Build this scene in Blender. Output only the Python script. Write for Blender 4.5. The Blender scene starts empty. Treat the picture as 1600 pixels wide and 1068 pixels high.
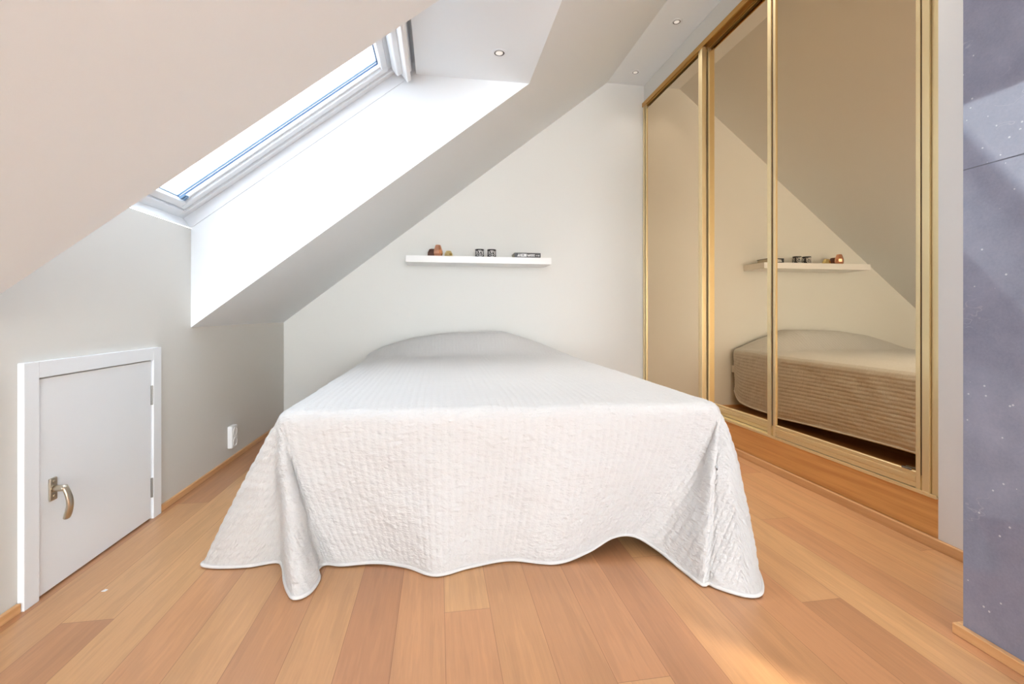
import bpy, bmesh, math, random
import numpy as np
from mathutils import Vector, Matrix, noise
S = bpy.context.scene
COL = S.collection
PI = math.pi

# ------------------------------------------------------------------ helpers
def tag(o, label=None, cat=None, group=None, kind=None):
    if label: o['label'] = label
    if cat: o['category'] = cat
    if group: o['group'] = group
    if kind: o['kind'] = kind
    return o

def empty(name, loc=(0, 0, 0), **k):
    o = bpy.data.objects.new(name, None)
    o.empty_display_size = 0.05
    COL.objects.link(o)
    o.location = loc
    return tag(o, **k)

def link(name, me, mat=None, parent=None, smooth=False):
    o = bpy.data.objects.new(name, me)
    COL.objects.link(o)
    if mat: me.materials.append(mat)
    if smooth:
        for p in me.polygons: p.use_smooth = True
    if parent is not None:
        o.parent = parent
        r = parent
        off = Vector((0, 0, 0))
        while r is not None:
            if r.type == 'EMPTY': off = Vector(r.location); break
            r = r.parent
        me.transform(Matrix.Translation(-off))      # geometry is written in room metres, stored relative to its thing
    return o

class MB:
    """collects shapes and links them as one mesh object"""
    def __init__(s): s.bm = bmesh.new()
    def box(s, x0, x1, y0, y1, z0, z1, bev=0.0, T=None, seg=2):
        t = bmesh.new()
        bmesh.ops.create_cube(t, size=1.0)
        for v in t.verts:
            v.co = Vector(((x0 + x1) / 2 + v.co.x * (x1 - x0), (y0 + y1) / 2 + v.co.y * (y1 - y0), (z0 + z1) / 2 + v.co.z * (z1 - z0)))
        if bev > 0:
            bmesh.ops.bevel(t, geom=t.edges[:], offset=bev, segments=seg, affect='EDGES', profile=0.5)
        s._merge(t, T); return s
    def _merge(s, t, T=None):
        if T:
            for v in t.verts: v.co = Vector(T(*v.co))
        me = bpy.data.meshes.new('tmp'); t.to_mesh(me); t.free()
        s.bm.from_mesh(me); bpy.data.meshes.remove(me)
    def prism(s, poly, vec, T=None):
        """closed solid: planar 3-D polygon swept by vec"""
        t = bmesh.new()
        a = [t.verts.new(p) for p in poly]
        b = [t.verts.new(Vector(p) + Vector(vec)) for p in poly]
        t.faces.new(a); t.faces.new(b[::-1])
        n = len(a)
        for i in range(n): t.faces.new((a[i], b[i], b[(i + 1) % n], a[(i + 1) % n]))
        bmesh.ops.recalc_face_normals(t, faces=t.faces[:])
        s._merge(t, T); return s
    def lathe(s, prof, c, n=32, axis='z', T=None):
        t = bmesh.new(); rings = []
        for r, z in prof:
            ring = []
            for i in range(n):
                a = 2 * PI * i / n
                p = (r * math.cos(a), r * math.sin(a), z)
                if axis == 'x': p = (p[2], p[0], p[1])
                ring.append(t.verts.new((c[0] + p[0], c[1] + p[1], c[2] + p[2])))
            rings.append(ring)
        for j in range(len(rings) - 1):
            for i in range(n):
                t.faces.new((rings[j][i], rings[j][(i + 1) % n], rings[j + 1][(i + 1) % n], rings[j + 1][i]))
        t.faces.new(rings[0][::-1]); t.faces.new(rings[-1])
        bmesh.ops.recalc_face_normals(t, faces=t.faces[:])
        s._merge(t, T); return s
    def tube(s, pts, rad, n=8, flat=1.0):
        t = bmesh.new(); rings = []
        pts = [Vector(p) for p in pts]
        rads = rad if isinstance(rad, (list, tuple)) else [rad] * len(pts)
        up = None
        for i, p in enumerate(pts):
            d = (pts[min(i + 1, len(pts) - 1)] - pts[max(i - 1, 0)]).normalized()
            if up is None:
                up = Vector((0, 1, 0)) if abs(d.y) < 0.9 else Vector((1, 0, 0))
            a = d.cross(up).normalized(); b = a.cross(d).normalized(); up = b
            rings.append([t.verts.new(p + a * rads[i] * math.cos(2 * PI * k / n) * flat + b * rads[i] * math.sin(2 * PI * k / n)) for k in range(n)])
        for j in range(len(rings) - 1):
            for i in range(n):
                t.faces.new((rings[j][i], rings[j][(i + 1) % n], rings[j + 1][(i + 1) % n], rings[j + 1][i]))
        t.faces.new(rings[0][::-1]); t.faces.new(rings[-1])
        bmesh.ops.recalc_face_normals(t, faces=t.faces[:])
        s._merge(t); return s
    def build(s, name, mat, parent=None, smooth=False, **k):
        me = bpy.data.meshes.new(name)
        s.bm.to_mesh(me); s.bm.free()
        return tag(link(name, me, mat, parent, smooth), **k)

def copy_tree(o, parent=None):
    c = o.copy(); COL.objects.link(c)
    if parent is not None: c.parent = parent
    for ch in list(o.children): copy_tree(ch, c)
    return c

# ---------------------------------------------------------------- materials
class Mat:
    def __init__(s, name):
        s.m = bpy.data.materials.new(name); s.m.use_nodes = True
        s.nt = s.m.node_tree; s.n = s.nt.nodes; s.n.clear()
        s.out = s.n.new('ShaderNodeOutputMaterial')
    def new(s, t, **k):
        nd = s.n.new(t)
        for a, b in k.items(): setattr(nd, a, b)
        return nd
    def lk(s, a, b): s.nt.links.new(a, b)
    def math(s, op, a, b=None, c=None):
        nd = s.new('ShaderNodeMath', operation=op)
        for i, v in enumerate((a, b, c)):
            if v is None: continue
            if isinstance(v, (int, float)): nd.inputs[i].default_value = v
            else: s.lk(v, nd.inputs[i])
        return nd.outputs[0]
    def comb(s, x, y, z):
        nd = s.new('ShaderNodeCombineXYZ')
        for i, v in enumerate((x, y, z)):
            if isinstance(v, (int, float)): nd.inputs[i].default_value = v
            else: s.lk(v, nd.inputs[i])
        return nd.outputs[0]
    def bsdf(s, col=None, rough=.5, metal=0, **k):
        b = s.new('ShaderNodeBsdfPrincipled')
        if col is not None: b.inputs['Base Color'].default_value = (*col, 1)
        b.inputs['Roughness'].default_value = rough
        b.inputs['Metallic'].default_value = metal
        for a, v in k.items(): b.inputs[a.replace('_', ' ')].default_value = v
        s.lk(b.outputs[0], s.out.inputs[0]); s.b = b
        return b
    def obj(s):
        return s.new('ShaderNodeTexCoord').outputs['Object']
    def noise(s, vec, scale, detail=2, rough=.5):
        nd = s.new('ShaderNodeTexNoise'); nd.inputs['Scale'].default_value = scale
        nd.inputs['Detail'].default_value = detail; nd.inputs['Roughness'].default_value = rough
        s.lk(vec, nd.inputs['Vector']); return nd
    def ramp(s, fac, stops):
        nd = s.new('ShaderNodeValToRGB'); cr = nd.color_ramp
        while len(cr.elements) > 1: cr.elements.remove(cr.elements[-1])
        for i, (p, c) in enumerate(stops):
            e = cr.elements[0] if i == 0 else cr.elements.new(p)
            e.position = p; e.color = (*c, 1)
        s.lk(fac, nd.inputs[0]); return nd.outputs[0]
    def bump(s, h, strength=.2, dist=.01):
        nd = s.new('ShaderNodeBump'); nd.inputs['Strength'].default_value = strength
        nd.inputs['Distance'].default_value = dist
        s.lk(h, nd.inputs['Height']); s.lk(nd.outputs[0], s.b.inputs['Normal'])

def srgb(r, g, b):
    f = lambda c: (c / 255 / 12.92) if c <= 10 else ((c / 255 + .055) / 1.055) ** 2.4
    return (f(r), f(g), f(b))

def paint(name, col, rough=.6, bump=.06, scale=260):
    m = Mat(name); m.bsdf(col, rough)
    v = m.obj()
    m.bump(m.noise(v, scale, 3).outputs[0], bump, .002)
    return m.m

M = {}
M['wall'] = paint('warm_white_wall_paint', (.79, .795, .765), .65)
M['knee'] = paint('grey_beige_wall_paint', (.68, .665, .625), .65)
M['ceil'] = paint('white_ceiling_paint', (.86, .90, .925), .7)
M['gloss'] = paint('white_satin_paint', (.84, .87, .90), .3, .02)
M['panel'] = paint('pale_grey_panel_paint', (.80, .79, .77), .45, .02)
M['plastic'] = paint('white_plastic', (.88, .88, .88), .3, 0.0)
M['shelf'] = paint('white_shelf_foil', (.9, .9, .9), .35, 0.0)

def wood_floor():
    m = Mat('oak_plank_floor'); m.bsdf(None, .33, 0, Coat_Weight=.15, Coat_Roughness=.25)
    sep = m.new('ShaderNodeSeparateXYZ'); m.lk(m.obj(), sep.inputs[0])
    x, y = sep.outputs[0], sep.outputs[1]
    W, L = .127, 2.1
    u = m.math('DIVIDE', m.math('SUBTRACT', x, .017), W)
    row = m.math('FLOOR', u); fu = m.math('SUBTRACT', u, row)
    off = m.math('MULTIPLY', m.math('FRACT', m.math('MULTIPLY', row, .618)), L)
    v = m.math('DIVIDE', m.math('SUBTRACT', m.math('SUBTRACT', y, off), 1.285), L)
    seg = m.math('FLOOR', v); fv = m.math('SUBTRACT', v, seg)
    wn = m.new('ShaderNodeTexWhiteNoise', noise_dimensions='3D')
    m.lk(m.comb(row, seg, 3.0), wn.inputs['Vector'])
    tone = m.ramp(wn.outputs['Value'], [(0, srgb(180, 128, 90)), (.3, srgb(194, 145, 100)), (.6, srgb(205, 158, 110)), (1, srgb(190, 135, 95))])
    # grain: noise stretched along the plank, shifted per plank
    sh = m.math('MULTIPLY', wn.outputs['Value'], 37.0)
    g1 = m.noise(m.comb(m.math('MULTIPLY', x, 14), m.math('ADD', m.math('MULTIPLY', y, 1.1), sh), sh), 1.6, 5, .6)
    g2 = m.noise(m.comb(m.math('MULTIPLY', x, 160), m.math('ADD', m.math('MULTIPLY', y, 5), sh), sh), 1.0, 3, .6)
    rings = m.math('SINE', m.math('MULTIPLY', g1.outputs[0], 42.0))
    gr = m.math('ADD', m.math('MULTIPLY', rings, .030), m.math('MULTIPLY', m.math('SUBTRACT', g2.outputs[0], .5), .22))
    gr = m.math('ADD', gr, m.math('MULTIPLY', m.math('SUBTRACT', g1.outputs[0], .5), .5))
    gr = m.math('ADD', gr, 1.0)
    vm = m.new('ShaderNodeVectorMath', operation='SCALE'); m.lk(tone, vm.inputs[0]); m.lk(gr, vm.inputs['Scale'])
    # joints
    eu = m.math('MINIMUM', fu, m.math('SUBTRACT', 1.0, fu))
    ev = m.math('MINIMUM', fv, m.math('SUBTRACT', 1.0, fv))
    ju = m.math('LESS_THAN', eu, .0007 / W); jv = m.math('LESS_THAN', ev, .0008 / L)
    j = m.math('MAXIMUM', ju, jv)
    mx = m.new('ShaderNodeMix', data_type='RGBA'); m.lk(m.math('MULTIPLY', j, .6), mx.inputs['Factor'])
    m.lk(vm.outputs[0], mx.inputs[6]); mx.inputs[7].default_value = (*srgb(120, 74, 44), 1)
    m.lk(mx.outputs[2], m.b.inputs['Base Color'])
    h = m.math('SUBTRACT', m.math('MULTIPLY', g2.outputs[0], .15), j)
    m.bump(h, .25, .001)
    return m.m
M['floor'] = wood_floor()

def wood(name, c0, c1, axis='y', rough=.4):
    m = Mat(name); m.bsdf(None, rough, 0, Coat_Weight=.1, Coat_Roughness=.3)
    sep = m.new('ShaderNodeSeparateXYZ'); m.lk(m.obj(), sep.inputs[0])
    o = list(sep.outputs)
    sc = {'x': (2, 40, 60), 'y': (40, 2, 60), 'z': (60, 40, 2)}[axis]
    v = m.comb(*[m.math('MULTIPLY', o[i], sc[i]) for i in range(3)])
    g = m.noise(v, 1.0, 5, .6)
    m.lk(m.ramp(g.outputs[0], [(.3, c0), (.7, c1)]), m.b.inputs['Base Color'])
    m.bump(g.outputs[0], .1, .001)
    return m.m
M['plinth'] = wood('orange_oak_plinth', srgb(206, 142, 78), srgb(232, 174, 104))
M['skirt'] = wood('pale_oak_skirting', srgb(208, 156, 104), srgb(226, 178, 126))
M['legwood'] = wood('birch_leg', srgb(190, 150, 105), srgb(215, 175, 130), 'z')

def metal(name, col, rough, mt=1.0):
    m = Mat(name); m.bsdf(col, rough, mt)
    g = m.noise(m.obj(), 400, 2); m.bump(g.outputs[0], .02, .0005)
    return m.m
M['gold'] = metal('champagne_gold_profile', srgb(242, 222, 174), .32, .65)
M['golddk'] = metal('bronze_track', srgb(206, 160, 86), .38, .6)
M['steel'] = metal('satin_nickel', srgb(200, 190, 172), .28)
M['dksteel'] = metal('dull_hinge_steel', srgb(130, 128, 125), .4)
M['copper'] = metal('copper', srgb(240, 178, 148), .2)
M['brown'] = metal('brown_bronze', srgb(120, 88, 80), .3)
M['brass'] = metal('brass', srgb(226, 206, 150), .2)

m = Mat('bronze_tinted_mirror'); m.bsdf((.78, .635, .44), 0.0, 1.0); M['mirror'] = m.m
m = Mat('dark_wardrobe_interior'); m.bsdf(srgb(70, 48, 28), .6); g = m.noise(m.obj(), 30, 2); m.bump(g.outputs[0], .05, .001); M['inside'] = m.m
m = Mat('black_gap_shade'); m.bsdf((.02, .018, .015), .9); M['black'] = m.m  # unused; black for the shadowed gap between the doors

def glass():
    m = Mat('window_glass')
    tr = m.new('ShaderNodeBsdfTransparent'); tr.inputs[0].default_value = (.43, .445, .46, 1)
    gl = m.new('ShaderNodeBsdfGlossy'); gl.inputs['Roughness'].default_value = 0
    fr = m.new('ShaderNodeFresnel'); fr.inputs[0].default_value = 1.45
    mx = m.new('ShaderNodeMixShader'); ge = m.new('ShaderNodeNewGeometry'); m.lk(m.math('MULTIPLY', fr.outputs[0], m.math('SUBTRACT', 1.0, ge.outputs['Backfacing'])), mx.inputs[0]); m.lk(tr.outputs[0], mx.inputs[1]); m.lk(gl.outputs[0], mx.inputs[2])
    m.lk(mx.outputs[0], m.out.inputs[0])
    return m.m
M['glass'] = glass()
m = Mat('blue_grey_gasket'); m.bsdf(srgb(70, 100, 140), .5); M['gasket'] = m.m
m = Mat('pale_spacer'); m.bsdf(srgb(105, 135, 165), .5); M['spacer'] = m.m
m = Mat('black_ceramic'); m.bsdf((.02, .02, .023), .3); M['black_cer'] = m.m
m = Mat('white_print'); m.bsdf((.85, .85, .85), .5); M['print'] = m.m
m = Mat('grey_print'); m.bsdf((.3, .3, .3), .5); M['greyprint'] = m.m
m = Mat('book_cover_black'); m.bsdf((.03, .03, .032), .35); M['cover'] = m.m
def paper():
    m = Mat('book_pages'); m.bsdf(None, .8)
    sep = m.new('ShaderNodeSeparateXYZ'); m.lk(m.obj(), sep.inputs[0])
    w = m.math('SINE', m.math('MULTIPLY', sep.outputs[2], 4000))
    m.lk(m.ramp(m.math('ADD', m.math('MULTIPLY', w, .5), .5), [(0, srgb(190, 180, 160)), (1, srgb(228, 220, 204))]), m.b.inputs['Base Color'])
    return m.m
M['pages'] = paper()

def slate():
    m = Mat('blue_grey_slate_tiles'); m.bsdf(None, .17)
    v = m.obj()
    big = m.noise(v, 2.2, 4, .55); med = m.noise(v, 14, 5, .6); fine = m.noise(v, 160, 3, .6)
    f = m.math('ADD', m.math('MULTIPLY', big.outputs[0], .55), m.math('ADD', m.math('MULTIPLY', med.outputs[0], .3), m.math('MULTIPLY', fine.outputs[0], .15)))
    base = m.ramp(f, [(.35, srgb(120, 124, 144)), (.65, srgb(150, 153, 174))])
    # pale mineral flecks
    vo = m.new('ShaderNodeTexVoronoi'); vo.inputs['Scale'].default_value = 42; m.lk(v, vo.inputs['Vector'])
    sp = m.math('LESS_THAN', vo.outputs['Distance'], .10)
    sel = m.math('GREATER_THAN', m.noise(v, 7, 2).outputs[0], .52)
    sep = m.new('ShaderNodeSeparateXYZ'); m.lk(v, sep.inputs[0])
    # pale veins
    vn = m.noise(m.comb(0.0, m.math('MULTIPLY', sep.outputs[1], 2.0), m.math('MULTIPLY', sep.outputs[2], 5.0)), 1.3, 4, .6)
    ve = m.math('LESS_THAN', m.math('ABSOLUTE', m.math('SUBTRACT', vn.outputs[0], .5)), .002)
    ve = m.math('MULTIPLY', ve, m.math('GREATER_THAN', m.noise(v, 4, 2).outputs[0], .55))
    sp = m.math('MAXIMUM', m.math('MULTIPLY', m.math('MULTIPLY', sp, sel), .6), m.math('MULTIPLY', ve, .14))
    mx = m.new('ShaderNodeMix', data_type='RGBA'); m.lk(sp, mx.inputs['Factor']); m.lk(base, mx.inputs[6]); mx.inputs[7].default_value = (*srgb(215, 218, 228), 1)
    # horizontal joints every 0.60 m
    fz = m.math('FRACT', m.math('DIVIDE', m.math('SUBTRACT', sep.outputs[2], 1.2), 1.2))
    j = m.math('LESS_THAN', m.math('MINIMUM', fz, m.math('SUBTRACT', 1.0, fz)), .0012)
    m2 = m.new('ShaderNodeMix', data_type='RGBA'); m.lk(j, m2.inputs['Factor']); m.lk(mx.outputs[2], m2.inputs[6]); m2.inputs[7].default_value = (*srgb(84, 88, 104), 1)
    m.lk(m2.outputs[2], m.b.inputs['Base Color'])
    m.lk(m.math('ADD', .05, m.math('MULTIPLY', j, .6)), m.b.inputs['Roughness'])
    m.b.inputs['IOR'].default_value = 1.6
    h = m.math('SUBTRACT', m.math('ADD', m.math('MULTIPLY', med.outputs[0], .35), m.math('MULTIPLY', fine.outputs[0], .08)), j)
    m.bump(h, .015, .001)
    return m.m
M['slate'] = slate()

def quilt():
    m = Mat('off_white_quilted_cotton'); m.bsdf((.615, .615, .61), .6, 0, Sheen_Weight=.25, Sheen_Roughness=.4)
    tc = m.new('ShaderNodeTexCoord')
    sep = m.new('ShaderNodeSeparateXYZ'); m.lk(tc.outputs['UV'], sep.inputs[0])
    s, t = sep.outputs[0], sep.outputs[1]
    # short puckers that cross the stitch lines
    p1 = m.noise(m.comb(m.math('MULTIPLY', s, 34), m.math('MULTIPLY', t, 75), 0.0), 1.0, 3, .6)
    p2 = m.noise(m.comb(m.math('MULTIPLY', s, 9), m.math('MULTIPLY', t, 16), 0.0), 1.0, 4, .6)
    w = m.noise(m.comb(m.math('MULTIPLY', s, 1500), m.math('MULTIPLY', t, 1500), 0.0), 1.0, 1)
    # puckering is stronger where the cloth hangs (t < 0 or outside the mattress width)
    hang = m.new('ShaderNodeMapRange'); m.lk(t, hang.inputs[0])
    hang.inputs[1].default_value = .05; hang.inputs[2].default_value = -.12
    hang.inputs[3].default_value = .3; hang.inputs[4].default_value = 1.0
    h = m.math('ADD', m.math('MULTIPLY', p1.outputs[0], 1.0), m.math('MULTIPLY', p2.outputs[0], 1.2))
    h = m.math('ADD', m.math('MULTIPLY', h, hang.outputs[0]), m.math('MULTIPLY', w.outputs[0], .04))
    m.bump(h, 1.0, .010)
    return m.m
M['quilt'] = quilt()
m = Mat('off_white_piping'); m.bsdf((.66, .66, .655), .6); M['piping'] = m.m
m = Mat('white_mattress_ticking'); m.bsdf((.78, .77, .75), .8); g = m.noise(m.obj(), 60, 2); m.bump(g.outputs[0], .1, .003); M['ticking'] = m.m
m = Mat('dark_reflector'); m.bsdf((.22, .21, .20), .3, .5); M['reflector'] = m.m
m = Mat('lamp_glass_added_glow'); m.bsdf((.6, .58, .55), .2); m.b.inputs['Emission Color'].default_value = (1, .9, .8, 1); m.b.inputs['Emission Strength'].default_value = .10; M['lamp'] = m.m  # slight emission added to downlight lenses that look unlit

# ---------------------------------------------------------------- room numbers (metres, camera foot at 0,0,0)
XL, XR, YB = -1.157, 1.745, 3.70
ZK, K = .766, .7865            # knee wall top, pitch of the slope
ZC, XC = 2.785, 1.41           # flat ceiling strip
Y0, Y1 = 1.253, 2.381          # skylight recess
ZS = 2.05                      # soffit over the recess
XS = XL + (ZS - ZK) / K        # where soffit meets slope
YR = -4.8                      # rear wall behind the viewer
phi = math.atan(K); cph, sph = math.cos(phi), math.sin(phi)
ZW = 1.233
def slope(x): return ZK + K * (x - XL)
def WT(b, y, a):               # skylight plane: b up the pitch, a outwards
    return (XL + b * cph - a * sph, y, ZW + b * sph + a * cph)

# floor
MB().box(XL - .3, 2.5, YR - .1, YB + .2, -.12, 0).build('floor', M['floor'], kind='structure', label='oak plank floor running under the bed', cat='floor')
# walls
f = MB()
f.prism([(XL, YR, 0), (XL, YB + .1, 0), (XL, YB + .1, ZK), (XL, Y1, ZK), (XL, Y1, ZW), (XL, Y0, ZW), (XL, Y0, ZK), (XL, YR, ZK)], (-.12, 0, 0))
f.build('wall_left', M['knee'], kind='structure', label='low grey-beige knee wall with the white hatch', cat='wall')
MB().prism([(XL - .12, YB, 0), (2.45, YB, 0), (2.45, YB, ZC + .1), (XC, YB, ZC + .1), (XL - .12, YB, ZK + .1)], (0, .12, 0)).build(
    'wall_back', M['wall'], kind='structure', label='off-white wall behind the bed carrying the floating shelf', cat='wall')
# sloped ceiling with the skylight recess cut out of it
TH = .50; X2 = -1.60
prof = [(XL, ZK), (XC, ZC), (XC, ZC + .75), (X2, ZC + .75 - K * (XC - X2)), (X2, ZK)]
f = MB()
sl = [(XL - .12, ZK - .0), (XL, ZK), (XC, ZC), (XC + .0, slope(XC) + TH + .1), (XL - .12, slope(XL - .12) + TH + .1)]
f.prism([(x, YR, z) for x, z in sl], (0, Y0 - YR, 0))
f.prism([(x, Y1, z) for x, z in sl], (0, YB + .1 - Y1, 0))
xt = XL + 1.33 * cph
mid = [(xt, ZS), (XS, ZS), (XC, ZC), (XC, slope(XC) + TH + .1), (xt - .6 * sph * .13, slope(xt) + TH + .09)]
f.prism([(x, Y0 - .002, z) for x, z in mid], (0, Y1 - Y0 + .004, 0))
f.build('ceiling_slope', M['ceil'], kind='structure', label='white sloped ceiling with the deep skylight recess', cat='ceiling')
MB().box(XC - .002, 2.45, YR - .05, YB + .1, ZC, ZC + .15).build('ceiling', M['ceil'], kind='structure', label='flat white ceiling strip beside the wardrobe', cat='ceiling')
# right wall: bulkhead over the wardrobe, white end panel, wall past the pier with a low side window added for sun
f = MB()
f.box(XR - .003, 2.42, 1.352, YB + .05, 2.632, ZC + .01)
f.build('wall_right', M['wall'], kind='structure', label='narrow white bulkhead above the sliding doors', cat='wall')
MB().box(XR - .008, XR + .12, .5, 1.352, .037, ZC + .01).build('wall_end', M['panel'], kind='structure', label='pale upright wall strip between wardrobe and slate', cat='wall')
WY0, WY1, WZ0, WZ1 = -1.75, -.45, .12, .92
f = MB()
f.box(XR, XR + .12, YR, WY0, 0, ZC + .01).box(XR, XR + .12, WY1, .5, 0, ZC + .01)
f.box(XR, XR + .12, WY0, WY1, 0, WZ0).box(XR, XR + .12, WY0, WY1, WZ1, ZC + .01)
f.build('wall_side', M['wall'], kind='structure', label='side wall behind the viewer with an added low window', cat='wall')
# rear gable, wide glazing added to bring in daylight
f = MB()
xo = XL + .18
f.box(XL - .12, 2.45, YR - .12, YR, 0, .08)
f.prism([(XL - .12, YR, .08), (xo, YR, .08), (xo, YR, slope(xo)), (XL, YR, ZK), (XL - .12, YR, ZK)], (0, -.12, 0))
f.box(1.62, 2.45, YR - .12, YR, .08, ZC + .1)
f.prism([(xo, YR, slope(xo) - .16), (xo, YR, slope(xo)), (XC, YR, ZC + .1), (1.62, YR, ZC + .1), (1.62, YR, ZC - .16), (XC - .04, YR, ZC - .16)], (0, -.12, 0))
f.build('wall_rear', M['wall'], kind='structure', label='gable wall behind the viewer with wide glazing added for daylight', cat='wall')
MB().box(1.95, 2.10, YR - 5.0, YR - .13, -.3, 5.2).build('added_sun_block', M['wall'], kind='structure', label='unseen outside wall added to keep sun off the gable glazing', cat='wall')  # unseen, added only to block sun from the gable
w = empty('added_window_3', (.3, YR - .06, .08), kind='structure', label='unseen gable glazing behind the viewer, added for daylight', cat='window')  # guessed glazing, added to let daylight in from behind
f = MB()
for x in (xo, -.1, .76, 1.57): f.box(x, x + .05, YR - .09, YR - .03, .08, min(slope(x) - .10, ZC - .12))
f.box(xo, 1.62, YR - .09, YR - .03, .08, .13)
f.build('window_frame', M['gloss'], w)

# slate clad pier
MB().box(1.337, XR + .1, .22, .981, 0, ZC + .01).build('wall_pier', M['slate'], kind='structure', label='blue-grey slate clad pier at the right edge', cat='wall')

# skirting
def skirt(name, boxes, label):
    f = MB()
    for b in boxes: f.box(*b, bev=.002)
    f.build(name, M['skirt'], kind='structure', label=label, cat='baseboard')
skirt('baseboard_left', [(XL, XL + .012, YR, 1.473, 0, .026), (XL, XL + .012, 2.118, YB, 0, .026)], 'thin oak skirting along the knee wall')
skirt('baseboard_back', [(XL + .012, XR - .02, YB - .012, YB, 0, .026)], 'thin oak skirting along the wall behind the bed')
skirt('baseboard_right', [(XR - .019, XR - .001, .985, YB - .012, 0, .036)], 'thin oak skirting under wardrobe plinth and end panel')
skirt('baseboard_pier', [(1.322, 1.337, .22, .996, 0, .027), (1.3375, XR - .02, .981, .996, 0, .027)], 'thin oak skirting wrapping the slate pier')

# ---------------------------------------------------------------- skylight (window_1)
L = 1.33
w = empty('window_1', (-.63, 1.8, 1.64), kind='structure', label='roof window with white frame in the sloped ceiling', cat='window')
def ring(f, b0, b1, y0, y1, a0, a1, wd, wb=None, bev=.002):
    wb = wb or wd
    f.box(b0, b1, y0, y0 + wd, a0, a1, bev, WT); f.box(b0, b1, y1 - wd, y1, a0, a1, bev, WT)
    f.box(b0, b0 + wb, y0 + wd, y1 - wd, a0, a1, bev, WT); f.box(b1 - wb, b1, y0 + wd, y1 - wd, a0, a1, bev, WT)
f = MB(); ring(f, .0, L + .02, Y0, Y1, .002, .056, .004, .004, 0)
f.build('lining', M['gloss'], w)
f = MB(); ring(f, .0, L + .02, Y0 + .001, Y1 - .001, .056, .13, .042)
f.build('window_frame', M['gloss'], w)
f = MB(); ring(f, .046, 1.212, Y0 + .045, Y1 - .045, .064, .125, .040, .034, .004)
f.box(.082, 1.178, Y1 - .100, Y1 - .085, .076, .082, .001, WT)
sash = f.build('sash', M['gloss'], w)
f = MB(); f.box(.078, 1.18, Y0 + .085, Y1 - .085, .098, .102, 0, WT); f.build('glass', M['glass'], w)
f = MB(); f.box(.080, 1.182, Y1 - .1035, Y1 - .1005, .092, .0975, 0, WT); f.box(1.1735, 1.1775, Y0 + .085, Y1 - .1, .092, .0975, 0, WT)
f.build('gasket', M['gasket'], w)
f = MB(); f.box(.080, 1.182, Y1 - .1245, Y1 - .1195, .092, .0975, 0, WT); f.box(.0805, .083, Y0 + .085, Y1 - .1, .092, .0975, 0, WT)
f.build('spacer', M['spacer'], w)
f = MB(); f.box(1.214, 1.306, Y0 + .043, Y1 - .043, .070, .125, .003, WT); f.box(1.236, 1.240, Y0 + .043, Y1 - .043, .066, .072, 0.0005, WT)
f.build('ventilation_flap', M['gloss'], w)
f = MB(); f.box(.084, .112, Y1 - .135, Y1 - .104, .070, .080, .002, WT).box(.088, .108, Y1 - .128, Y1 - .112, .062, .070, .002, WT)
f.build('corner_catch', M['spacer'], w)
f = MB()
for b in (.19, .52, .70, .92, 1.10): f.lathe([(.0025, 0), (.0025, .002)], WT(b, Y1 - .055, .0625), 10)
f.build('screw_cap', M['panel'], w)
# retracted blind at the head of the skylight
bl = empty('roller_blind', WT(1.27, 1.8, .02), label='retracted white roller blind at the top of the roof window', cat='blind')
f = MB(); f.box(1.228, 1.262, Y0 + .03, Y1 - .052, .012, .060, .008, WT, 3); f.build('blind_cassette', M['gloss'], bl)
f = MB(); f.box(1.258, 1.284, Y0 + .02, Y1 - .018, -.024, .030, .006, WT, 3); f.build('pull_bar', M['plastic'], bl)
f = MB(); f.box(1.287, 1.310, Y0 + .03, Y1 - .034, .006, .064, .004, WT); f.build('blind_bracket', M['gloss'], bl)

# window in the side wall and glazing in the gable behind the viewer, both unseen, added for daylight
def plain_window(name, x0, x1, y0, y1, z0, z1, label, along):
    w = empty(name, ((x0 + x1) / 2, (y0 + y1) / 2, z0), kind='structure', label=label, cat='window')
    t = .05; f = MB()
    if along == 'y':
        f.box(x0, x1, y0, y0 + t, z0, z1).box(x0, x1, y1 - t * .2, y1, z0, z1).box(x0, x1, y0, y1, z0, z0 + t).box(x0, x1, y0, y1, z1 - t * .2, z1)
        g = MB().box((x0 + x1) / 2 - .002, (x0 + x1) / 2 + .002, y0 + t, y1 - .01, z0 + t, z1 - .01)
    else:
        f.box(x0, x0 + t, y0, y1, z0, z1).box(x1 - t, x1, y0, y1, z0, z1).box(x0, x1, y0, y1, z0, z0 + t).box(x0, x1, y0, y1, z1 - t, z1)
        g = MB().box(x0 + t, x1 - t, (y0 + y1) / 2 - .002, (y0 + y1) / 2 + .002, z0 + t, z1 - t)
    f.build('window_frame', M['gloss'], w); g.build('glass', M['glass'], w)
plain_window('added_window_2', XR + .04, XR + .09, WY0, WY1, WZ0, WZ1, 'unseen low side window behind the viewer, added for the sun patch', 'y')  # unseen opening added and shaped to cast the sun patch

# ---------------------------------------------------------------- knee wall hatch (door_1)
d = empty('door_1', (XL, 1.80, 0), kind='structure', label='small white hatch door low in the knee wall', cat='door')
XA = XL + .017
f = MB()
f.box(XL, XA, 1.475, 1.525, 0, .692, .0015).box(XL, XA, 2.063, 2.116, 0, .692, .0015).box(XL, XA - .0004, 1.5252, 2.0628, .644, .692, .0015)
f.build('door_frame', M['gloss'], d)
f = MB(); f.box(XL, XL + .010, 1.529, 2.059, .006, .640, .002)
leaf = f.build('door_leaf', M['gloss'], d)
for z0 in (.088, .462):
    f = MB(); f.box(XL + .010, XL + .0125, 2.055, 2.0622, z0, z0 + .078, .0008); f.tube([(XL + .013, 2.061, z0), (XL + .013, 2.061, z0 + .078)], .003, 8)
    f.build('hinge', M['dksteel'], leaf)
h = MB(); h.box(XL + .010, XL + .017, 1.563, 1.590, .270, .338, .003, None, 3)
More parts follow.
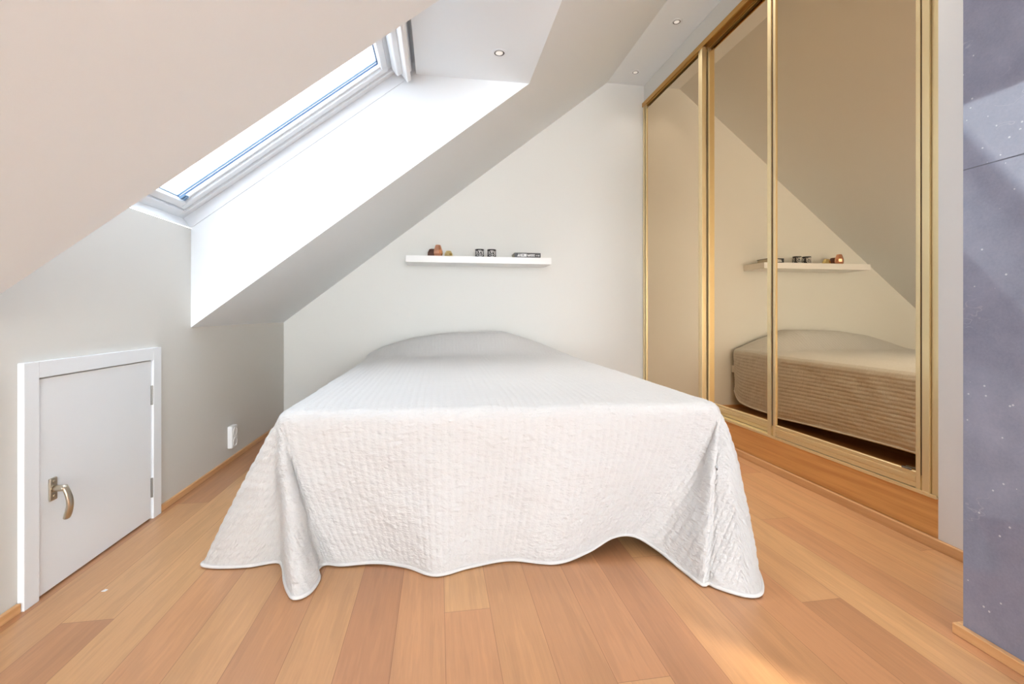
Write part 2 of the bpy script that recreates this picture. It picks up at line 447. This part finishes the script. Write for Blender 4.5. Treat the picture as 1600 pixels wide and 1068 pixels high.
for zz in (.283, .327): h.lathe([(.0042, 0), (.0042, .0012), (.002, .0018)], (XL + .017, 1.577, zz), 12, 'x')
h.build('handle_plate', M['steel'], leaf, smooth=False)
h = MB(); h.tube([(XL + .015, 1.577, .305), (XL + .026, 1.577, .305), (XL + .040, 1.577, .3055), (XL + .047, 1.5775, .304)], [.0105, .0095, .0095, .010], 14)
pts = []; rad = []
for i in range(13):
    q = i / 12
    pts.append((XL + .043 + .014 * math.sin(q * PI * .9) - .006 * q, 1.577 + .012 * q, .312 - .100 * q)); rad.append(.0100 + .0035 * q - (.001 if q > .95 else 0))
h.tube(pts, rad, 12, .62)
h.build('door_handle', M['steel'], leaf, smooth=True)

# socket outlet
s = empty('socket_outlet', (XL, 2.79, .08), label='white double socket outlet low on the knee wall near the bed', cat='socket')
f = MB(); f.box(XL, XL + .026, 2.757, 2.827, .080, .203, .006, None, 3); f.build('cover', M['plastic'], s)
for zc in (.113, .170):
    f = MB(); f.lathe([(.024, .0), (.024, .003), (.0215, .003), (.0205, .0008), (.001, .0008)], (XL + .026, 2.792, zc), 28, 'x'); f.build('socket', M['panel'], s)

# ---------------------------------------------------------------- sliding wardrobe
wd = empty('sliding_wardrobe', (2.05, 2.53, 0), label='built-in wardrobe with bronze mirrored sliding doors and gold profiles', cat='wardrobe')
YA, YE = 1.352, YB - .002
f = MB()
f.box(2.36, 2.38, YA, YE, .16, 2.63).box(1.82, 2.36, YA, YA + .02, .16, 2.63).box(1.82, 2.36, YE - .02, YE, .16, 2.63)
f.box(1.81, 2.36, YA + .02, YE - .02, .16, .18).box(1.815, 2.36, YA + .02, YE - .02, 2.61, 2.63)
f.build('carcass', M['inside'], wd)
f = MB(); f.box(XR, 1.80, YA + .001, YE, 0, .176, .001); f.build('plinth', M['plinth'], wd)
f = MB()
f.box(1.728, 1.812, YA, YE, .1765, .182, .001)
for x in (1.728, 1.7605, 1.794): f.box(x, x + .004, YA, YE, .182, .190, .0008)
f.build('bottom_track', M['gold'], wd)
f = MB()
f.box(1.724, 1.812, YA, YE, 2.622, 2.632, .001)
f.box(1.724, 1.731, YA, YE, 2.598, 2.622, .0015).box(1.7595, 1.7645, YA, YE, 2.592, 2.622, .001).box(1.800, 1.812, YA, YE, 2.585, 2.622, .001)
f.build('top_track', M['golddk'], wd)
f = MB(); f.box(1.738, XR + .01, YA, YA + .022, .182, 2.60, .001); f.build('jamb', M['gold'], wd)
f = MB(); f.box(1.736, 1.760, YE - .012, YE, .182, 2.60, .001); f.build('jamb', M['gold'], wd)
def slider(y0, y1, xf, bars=(1, 1)):
    """door between y0..y1, front face at xf"""
    dr_z0, dr_z1 = .192, 2.606
    st = .052
    g = MB(); g.box(xf + .006, xf + .011, y0 + .03, y1 - .03, dr_z0 + .04, dr_z1 - .04)
    door = g.build('sliding_door', M['mirror'], wd, label='bronze mirror door leaf')
    for a, sgn in ((y0, 1), (y1, -1)):
        g = MB()
        def bx(u0, u1, xa, xb):
            p, q = sorted((a + sgn * u0, a + sgn * u1)); g.box(xa, xb, p, q, dr_z0 - .006, dr_z1, .0012)
        bx(0, .026, xf - .006, xf + .022); bx(.026, .036, xf + .006, xf + .018); bx(.036, st, xf - .001, xf + .018)
        g.build('stile', M['gold'], door)
        g = MB()
        p, q = sorted((a + sgn * .0262, a + sgn * .0358)); g.box(xf + .0035, xf + .0055, p, q, dr_z0 + .05, dr_z1 - .03)
        g.build('groove_strip', M['inside'], door)  # dark strip set in the groove of the stile
    g = MB(); ya, yb = y0 + st + .0005, y1 - st - .0005
    pr = [(xf + .02, 0), (xf, 0), (xf, .017), (xf + .004, .019), (xf + .004, .022), (xf - .001, .024), (xf - .001, .039), (xf + .003, .041), (xf + .003, .045), (xf, .047), (xf, .056), (xf + .003, .058), (xf + .02, .058)]
    g.prism([(x, ya, dr_z0 + z) for x, z in pr], (0, yb - ya, 0))
    g.build('bottom_rail', M['gold'], door)
    g = MB(); g.box(xf, xf + .02, ya, yb, dr_z1 - .020, dr_z1, .001); g.build('top_rail', M['golddk'], door)
    return door
slider(2.80, 3.688, 1.735)
slider(2.17, 2.835, 1.768)
dd = slider(1.375, 2.19, 1.735)
f = MB(); f.box(1.728, 1.735, 1.44, 1.475, .2505, .257, .001); f.build('door_stop', M['dksteel'], dd)

# ---------------------------------------------------------------- bed
bx0, bx1, by0, by1 = -.44, .92, 1.62, 3.68
bed = empty('bed', (.24, 2.65, 0), label='double bed hidden under the quilted bedspread', cat='bed')
f = MB(); f.box(bx0, bx1, by0, by1, .27, .495, .05, None, 4); f.build('mattress', M['ticking'], bed, smooth=True)
f = MB(); f.box(bx0 + .01, bx1 - .01, by0 + .02, by1, .14, .27, .012, None, 2); f.build('bed_base', M['ticking'], bed)
for x in (bx0 + .08, bx1 - .07):
    for y in (by0 + .15, by1 - .35):
        MB().lathe([(.022, 0), (.024, .003), (.029, .14)], (x, y, 0), 20).build('leg', M['legwood'], bed, smooth=False)
for y in (3.48,):
    pass

# ---------------------------------------------------------------- bedspread
ZT = .532
EX0, EX1, EYB = -.47, .95, 3.655
def yfront(x): return 1.585 - .085 * (x - EX0) / (EX1 - EX0)
def crom(P, u):
    """Catmull-Rom through P (list of tuples), u in 0..len-1"""
    n = len(P); i = min(int(u), n - 2); t = u - i
    p0, p1, p2, p3 = [np.array(P[max(0, min(n - 1, k))]) for k in (i - 1, i, i + 1, i + 2)]
    return .5 * (2 * p1 + (p2 - p0) * t + (2 * p0 - 5 * p1 + 4 * p2 - p3) * t ** 2 + (3 * p1 - p0 - 3 * p2 + p3) * t ** 3)
def interp_curve(keys, v):
    """keys: list of (param, (x,y,z,p)); smooth interpolation"""
    ks = [k for k, _ in keys]; P = [c for _, c in keys]
    if v <= ks[0]: return np.array(P[0])
    if v >= ks[-1]: return np.array(P[-1])
    i = max(j for j in range(len(ks) - 1) if ks[j] <= v)
    t = (v - ks[i]) / (ks[i + 1] - ks[i])
    # monotone-ish cubic with finite-difference tangents on non-uniform knots
    def tan(j):
        if j == 0: return (np.array(P[1]) - np.array(P[0])) / (ks[1] - ks[0])
        if j == len(ks) - 1: return (np.array(P[-1]) - np.array(P[-2])) / (ks[-1] - ks[-2])
        return (np.array(P[j + 1]) - np.array(P[j - 1])) / (ks[j + 1] - ks[j - 1])
    h = ks[i + 1] - ks[i]
    a, b = np.array(P[i]), np.array(P[i + 1]); ma, mb = tan(i) * h, tan(i + 1) * h
    return (2*t**3-3*t**2+1)*a + (t**3-2*t**2+t)*ma + (-2*t**3+3*t**2)*b + (t**3-t**2)*mb
LS, LF = .47, .515                       # cloth overhang at the sides and foot
# one parameter runs round the hem: 0..1 left side (head to foot), 1..2 left corner, 2..3 foot, 3..4 right corner, 4..5 right side
HEM = [
 (0.00, (-.52, 3.65, .07, 1.2)), (.40, (-.57, 2.80, .05, 1.2)), (.75, (-.62, 2.10, .03, 1.15)), (.92, (-.69, 1.80, .012, 1.1)), (1.00, (-.735, 1.70, .008, 1.1)),
 (1.10, (-.768, 1.650, .008, .95)), (1.20, (-.715, 1.622, .008, 1.0)), (1.29, (-.61, 1.612, .008, 1.1)), (1.36, (-.53, 1.625, .008, 1.1)), (1.42, (-.498, 1.585, .008, 1.1)), (1.48, (-.468, 1.505, .008, 1.05)),
 (1.53, (-.440, 1.445, .008, 1.05)), (1.58, (-.412, 1.408, .008, 1.05)), (1.64, (-.378, 1.425, .008, 1.1)), (1.71, (-.366, 1.495, .008, 1.15)), (1.78, (-.385, 1.555, .008, 1.2)), (1.87, (-.365, 1.585, .008, 1.3)),
 (2.00, (-.31, 1.566, .010, 1.4)),
 (2.12, (-.20, 1.563, .010, 1.3)), (2.22, (-.10, 1.525, .008, 1.6)), (2.31, (-.01, 1.462, .008, 1.8)), (2.42, (.10, 1.492, .008, 1.6)), (2.54, (.235, 1.512, .009, 1.4)),
 (2.66, (.38, 1.470, .008, 1.6)), (2.78, (.50, 1.495, .022, 1.6)), (2.88, (.60, 1.52, .052, 1.5)), (3.00, (.68, 1.52, .050, 1.4)),
 (3.12, (.742, 1.465, .024, 1.3)), (3.22, (.775, 1.365, .008, 1.0)), (3.30, (.792, 1.282, .008, .9)), (3.35, (.815, 1.285, .008, .95)), (3.40, (.828, 1.262, .008, .9)), (3.50, (.885, 1.212, .008, .8)), (3.60, (.935, 1.212, .008, .75)),
 (3.72, (.985, 1.275, .008, .7)), (3.86, (1.025, 1.37, .012, .7)), (4.00, (1.040, 1.50, .025, .75)),
 (4.15, (1.02, 1.72, .07, 1.0)), (4.30, (.995, 2.0, .095, 1.1)), (4.60, (.985, 2.70, .075, 1.2)), (4.80, (.985, 3.20, .05, 1.2)), (4.93, (.987, 3.50, .058, 1.2)), (4.97, (.987, 3.60, .085, 1.2)), (5.0, (.985, 3.655, .16, 1.2))]
def hump(x, y):
    xs = [-.50, -.47, -.39, -.20, .07, .30, .50, .72, .93, 1.0]; hs = [.02, .03, .058, .112, .150, .155, .158, .090, .012, .0]
    h = float(np.interp(x, xs, hs))
    q = min(1, max(0, (y - 3.20) / .26)); q = q * q * (3 - 2 * q)
    b = min(1, max(0, (3.70 - y) / .12)); b = .78 + .22 * b * (2 - b)
    return h * q * b
R = .042
Wt = EX1 - EX0; Lt = EYB - 1.54
ns, nt = 560, 250
ss = np.linspace(-LS, Wt + LS, ns); ts = np.concatenate([np.linspace(-LF, .06, 110, endpoint=False), np.linspace(.06, Lt, nt - 110)])
hem_cache = {}
def hem(v):
    k = round(v, 4)
    if k not in hem_cache: hem_cache[k] = interp_curve(HEM, k)
    return hem_cache[k]
def surf(s_, t_):
    cs = min(max(s_, 0), Wt); ct = max(t_, 0)
    ex = EX0 + cs; yf = yfront(ex); ey = yf + ct / Lt * (EYB - yf)
    ox, oy = s_ - cs, t_ - ct
    rho = math.hypot(ox, oy)
    # soft crown and rounded shoulders
    ed = min(cs, Wt - cs, ct + .0)
    zt = ZT - .012 * math.exp(-ed / .05) + hump(ex, ey)
    if rho < 1e-9: return ex, ey, zt
    dx, dy = ox / rho, oy / rho
    if oy == 0 and ox < 0: v = 1.0 - t_ / Lt; rm = LS
    elif oy == 0: v = 4.0 + t_ / Lt; rm = LS
    elif ox == 0: v = 2.0 + cs / Wt; rm = LF
    else:
        a = math.atan2(-oy / LF, abs(ox) / LS) / (PI / 2)   # 0 side .. 1 foot
        v = 1 + a if ox < 0 else 4 - a
        rm = min(LS / max(abs(dx), 1e-6), LF / max(abs(dy), 1e-6))
    hx, hy, hz, p = hem(v)
    arc = R * PI / 2
    if rho < arc:
        an = rho / R
        return ex + dx * R * math.sin(an), ey + dy * R * math.sin(an), zt - R * (1 - math.cos(an))
    g = (rho - arc) / (rm - arc)
    ax, ay, az = ex + dx * R, ey + dy * R, zt - R
    wv = g ** p
    # leave vertically, keep vertical tangent at the shoulder
    return ax + (hx - ax) * wv, ay + (hy - ay) * wv, az + (hz - az) * g
P = np.zeros((nt, ns, 3)); UV = np.zeros((nt, ns, 2))
for j, t_ in enumerate(ts):
    for i, s_ in enumerate(ss):
        P[j, i] = surf(float(s_), float(t_)); UV[j, i] = (s_, t_)
# light smoothing removes the creases between the patches of the hanging cloth
for it in range(6):
    Q = P.copy()
    Q[1:-1, 1:-1] = P[1:-1, 1:-1] * .5 + .125 * (P[:-2, 1:-1] + P[2:, 1:-1] + P[1:-1, :-2] + P[1:-1, 2:])
    P = Q
du = np.gradient(P, axis=1); dv = np.gradient(P, axis=0)
N = np.cross(du, dv); N /= np.maximum(np.linalg.norm(N, axis=2, keepdims=True), 1e-9)
per = .025
for j in range(nt):
    t_ = ts[j]
    for i in range(ns):
        s_ = ss[i]
        c = abs(math.sin(PI * s_ / per))
        edge = min(1, (t_ + LF) / .03, (s_ + LS) / .03, (Wt + LS - s_) / .03)
        drop = 1.0 if (t_ < 0 or s_ < 0 or s_ > Wt) else .0
        hang = max(0, min(1, -t_ / .10)) if drop else 0
        hang = max(hang, min(1, max(-s_, s_ - Wt, 0) / .1))
        d_ = (.0026 + .0008 * hang) * (c ** .45) - .0014
        w1 = noise.noise(Vector((s_ * 30, t_ * 55, 1.7))); w2 = noise.noise(Vector((s_ * 7, t_ * 11, 5.1))); w3 = noise.noise(Vector((s_ * 3.2, t_ * 2.0, 9.3)))
        d_ += hang * (.0030 * w1 + .0065 * w2 + .010 * w3) + (1 - hang) * (.0008 * w1 + .0016 * w2 + .003 * w3)
        P[j, i] += N[j, i] * d_ * max(0, edge)
# rest on the floor / stay in front of the wall
P[:, :, 2] = np.maximum(P[:, :, 2], .0075)
P[:, :, 1] = np.minimum(P[:, :, 1], YB - .014)
verts = P.reshape(-1, 3)
idx = np.arange(nt * ns).reshape(nt, ns)
faces = np.stack([idx[:-1, :-1], idx[:-1, 1:], idx[1:, 1:], idx[1:, :-1]], axis=-1).reshape(-1, 4)
me = bpy.data.meshes.new('bedspread')
me.from_pydata(verts.tolist(), [], faces.tolist())
uvl = me.uv_layers.new(name='cloth')
flat = UV.reshape(-1, 2)[faces.reshape(-1)]
uvl.data.foreach_set('uv', flat.astype(np.float32).reshape(-1))
spread = link('bedspread', me, M['quilt'], None, True)
tag(spread, 'off-white channel-quilted bedspread draped over the bed to the floor', 'bedspread')
sd = spread.modifiers.new('thickness', 'SOLIDIFY'); sd.thickness = .007; sd.offset = -1
# piped hem
path = [P[j, 0] for j in range(nt - 1, -1, -1)] + [P[0, i] for i in range(1, ns, 2)] + [P[j, ns - 1] for j in range(1, nt)]
path = path[::2]
MB().tube([(p[0], p[1], max(p[2], .007)) for p in path], .0058, 8).build('hem_piping', M['piping'], spread, smooth=True, label='raised piped hem')
# care label sewn to the side hem by the head of the bed
f = MB(); f.box(.982, .9835, 3.652, 3.694, .315, .375, 0); f.build('care_label', M['print'], spread, label='small white sewn label')

# ---------------------------------------------------------------- floating shelf and what stands on it
sh = MB().box(-.237, .861, 3.44, YB, 1.211, 1.261, .0015)
sh = sh.build('floating_shelf', M['shelf'], label='long white floating shelf on the wall above the bed', cat='shelf')
ZSH = 1.261
def facet(name, c, prof, mat, label, cat, n=9):
    f = MB(); f.lathe(prof, (c[0], c[1], ZSH), n)
    o = f.build(name, M[mat]); tag(o, label, cat, 'metal ornaments at the left end of the shelf'); return o
facet('tealight_holder', (-.045, 3.622, 0), [(.030, 0), (.040, .022), (.038, .046), (.026, .070), (.019, .074), (.017, .070), (.022, .050), (.012, .03)], 'brown', 'dark brown metal tealight holder behind the tall copper vase', 'candle holder')
facet('vase', (-.002, 3.52, 0), [(.026, 0), (.034, .024), (.033, .050), (.021, .086), (.018, .091), (.015, .091), (.015, .082), (.024, .050), (.012, .018)], 'copper', 'tall faceted copper vase, the tallest thing on the shelf', 'vase')
facet('tealight_holder', (.078, 3.57, 0), [(.026, 0), (.034, .018), (.031, .034), (.020, .052), (.017, .054), (.015, .050), (.020, .032), (.012, .014)], 'brass', 'small brass tealight holder right of the copper vase', 'candle holder')
# two black candle cups with white script
cup = empty('candle_cup', (.314, 3.53, ZSH), label='black candle cup with white scroll pattern, the left one of the pair', cat='candle cup', group='black candle cups in the middle of the shelf')
f = MB(); f.lathe([(.032, 0), (.0345, .002), (.0345, .064), (.0335, .066), (.031, .066), (.0305, .045), (.001, .044)], (.314, 3.53, ZSH), 40)
f.build('cup', M['black_cer'], cup, smooth=False)
f = MB()
def on_cyl(a, z): return (.314 + .0350 * math.sin(a), 3.53 - .0350 * math.cos(a), ZSH + z * 1.22)
strokes = [[(-.55, .014), (-.2, .009), (.2, .009), (.6, .013)], [(0, .009), (.02, .022), (-.05, .036), (.05, .047)],
           [(0, .020), (-.35, .022), (-.6, .034), (-.35, .044), (-.15, .036), (-.3, .030)], [(.03, .022), (.35, .020), (.6, .031), (.45, .042), (.25, .036), (.4, .030)],
           [(-.8, .02), (-.75, .03), (-.85, .042)], [(.8, .018), (.72, .03), (.85, .044)], [(.1, .034), (.22, .046)], [(-.1, .03), (-.2, .047)], [(-.75, .012), (-.5, .018)], [(.45, .013), (.7, .018)]]
for base in (0, 2.09, 4.19):
    for st in strokes:
        pts = [crom([(a + base, z) for a, z in st], k / 10 * (len(st) - 1) * .9999) for k in range(11)]
        f.tube([on_cyl(a, z) for a, z in pts], .0017, 5)
f.build('scroll_pattern', M['print'], cup, label='white scroll pattern')
c2 = copy_tree(cup); c2.location = (.408, 3.53, ZSH); c2['label'] = 'black candle cup with white scroll pattern, the one nearer the book'
# book lying flat
bk = empty('book', (.68, 3.60, ZSH), label='thick black book lying flat at the right end of the shelf', cat='book')
b0, b1, c0, c1, T = .580, .785, 3.475, 3.63, .040
f = MB(); f.box(b0, b1, c0, c1, ZSH, ZSH + .003, .0005).box(b0, b1, c0, c1, ZSH + T - .003, ZSH + T, .0005).box(b0, b1, c0, c0 + .003, ZSH, ZSH + T, .0005)
f.build('cover', M['cover'], bk)
f = MB(); f.box(b0 + .004, b1 - .004, c0 + .003, c1 - .004, ZSH + .003, ZSH + T - .003); f.build('pages', M['pages'], bk)
f = MB(); yy = c0 - .0006
def gl(x0, x1, z0, z1, sk=0):
    z0 = z0 * 1.3 + .001; z1 = z1 * 1.3 + .001
    f.prism([(b0 + x0, yy, ZSH + z0), (b0 + x1, yy, ZSH + z0), (b0 + x1 - sk * .3, yy, ZSH + z1), (b0 + x0 + sk, yy, ZSH + z1)], (0, .0004, 0))
gl(.020, .046, .008, .012); gl(.024, .033, .012, .024, .005); gl(.038, .045, .012, .024, 0)                      # A-like shape
gl(.048, .094, .007, .012); gl(.050, .058, .012, .024); gl(.072, .094, .012, .024); gl(.058, .072, .021, .024)
gl(.101, .106, .009, .022); gl(.107, .113, .009, .016, .001); gl(.114, .120, .009, .022)                          # M
for q in (.124, .136, .148):
    gl(q, q + .004, .009, .022); gl(q + .004, q + .0095, .009, .0115); gl(q + .004, q + .0085, .0145, .0168); gl(q + .004, q + .0095, .0195, .022)
gl(.188, .193, .010, .019)
f.build('spine_lettering', M['print'], bk, label='white lettering on the spine')
f = MB(); gl(.059, .071, .0125, .0205); gl(.165, .184, .011, .018)
f.build('spine_block', M['greyprint'], bk)

# ---------------------------------------------------------------- downlights
def downlight(loc, label):
    x, y, z = loc
    e = empty('downlight', loc, label=label, cat='ceiling light', group='recessed downlights')
    f = MB()
    f.lathe([(.024, -.0005), (.025, -.003), (.036, -.0025), (.0375, -.001), (.0375, 0)], (x, y, z), 40); f.build('trim_ring', M['gloss'], e)
    f = MB(); f.lathe([(.0242, -.0010), (.0242, -.0030), (.0215, -.0034), (.0210, -.0010)], (x, y, z), 32); f.build('reflector', M['reflector'], e)
    f = MB(); f.lathe([(.0175, -.0008), (.0175, -.0030), (.012, -.0044), (.001, -.0050)], (x, y, z), 24); f.build('lamp', M['lamp'], e)
    return e
def glow(loc, e):  # added fill light under each downlight, which looks switched off
    l = bpy.data.lights.new('downlight_fill', 'AREA'); l.shape = 'DISK'; l.size = .035; l.energy = e; l.color = (1, .96, .92); l.spread = math.radians(82)
    o = bpy.data.objects.new('downlight_fill', l); COL.objects.link(o); o.location = (loc[0], loc[1], loc[2] - .012)
glow((.281, 2.122, ZS), 0.2)
for y, e in ((3.50, .07), (2.851, .45), (2.19, .68), (1.53, .8)): glow((1.576, y, ZC), e)
dl = downlight((.281, 2.122, ZS), 'recessed downlight in the soffit beside the roof window')
for loc, lab in (((1.576, 3.50, ZC), 'recessed downlight in the ceiling strip nearest the back wall'), ((1.576, 2.851, ZC), 'second recessed downlight from the back wall in the ceiling strip'),
                 ((1.576, 2.19, ZC), 'unseen third downlight from the back wall, added to brighten the wardrobe side'), ((1.576, 1.53, ZC), 'unseen downlight nearest the slate pier, added to brighten the wardrobe side')):  # last two are unseen, added to lift light on the wardrobe side
    c = copy_tree(dl); c.location = loc; c['label'] = lab; c['group'] = 'recessed downlights'

# tiny paper fleck on the floor
f = MB(); f.prism([(-.995, 1.545, .0004), (-.984, 1.543, .0004), (-.981, 1.552, .0004), (-.990, 1.556, .0004)], (0, 0, .0012))
f.build('paper_scrap', M['print'], label='tiny white paper scrap on the floor in front of the hatch', cat='paper scrap')

# ---------------------------------------------------------------- daylight
wl = bpy.data.worlds.new('overcast_sky'); S.world = wl; wl.use_nodes = True
nt_ = wl.node_tree; bg = nt_.nodes['Background']
bg.inputs[0].default_value = (.93, .96, 1.0, 1); bg.inputs[1].default_value = 5.0
sun = bpy.data.lights.new('sun', 'SUN'); sun.energy = 9.0; sun.color = (1, .86, .68); sun.angle = math.radians(2.2)
so = bpy.data.objects.new('sun', sun); COL.objects.link(so)
to_sun = Vector((1.30, -1.90, 1.0)).normalized()
so.rotation_euler = to_sun.to_track_quat('Z', 'Y').to_euler(); so.location = (4, -5, 3)
def portal(name, loc, nrm, sx, sy):
    l = bpy.data.lights.new(name, 'AREA'); l.shape = 'RECTANGLE'; l.size = sx; l.size_y = sy
    l.cycles.is_portal = True
    o = bpy.data.objects.new(name, l); COL.objects.link(o); o.location = loc
    # area lights shine along local -Z
    o.rotation_euler = (-Vector(nrm)).to_track_quat('Z', 'Y').to_euler()
    return o, l
o, l = portal('skylight_portal', WT(L / 2, (Y0 + Y1) / 2, .14), (sph, 0, -cph), 1.2, 1.4)
o, l = portal('gable_portal', (.3, YR - .13, 1.35), (0, 1, 0), 2.8, 2.7)
o, l = portal('side_portal', (XR + .1, (WY0 + WY1) / 2, (WZ0 + WZ1) / 2), (-1, 0, 0), 1.3, .8)

# ---------------------------------------------------------------- camera
cam = bpy.data.cameras.new('camera'); co = bpy.data.objects.new('camera', cam); COL.objects.link(co)
co.location = (0, 0, .83)
co.rotation_euler = (PI / 2, 0, -math.atan(115 / 715))
cam.sensor_fit = 'HORIZONTAL'; cam.sensor_width = 36; cam.lens = 36 * 715 / 1600
cam.shift_y = -44 / 1600
cam.clip_start = .02; cam.clip_end = 200
S.camera = co
vs = S.view_settings
vs.view_transform = 'Standard'; vs.look = 'None'; vs.gamma = 1; vs.use_curve_mapping = False
vs.exposure = 2.27
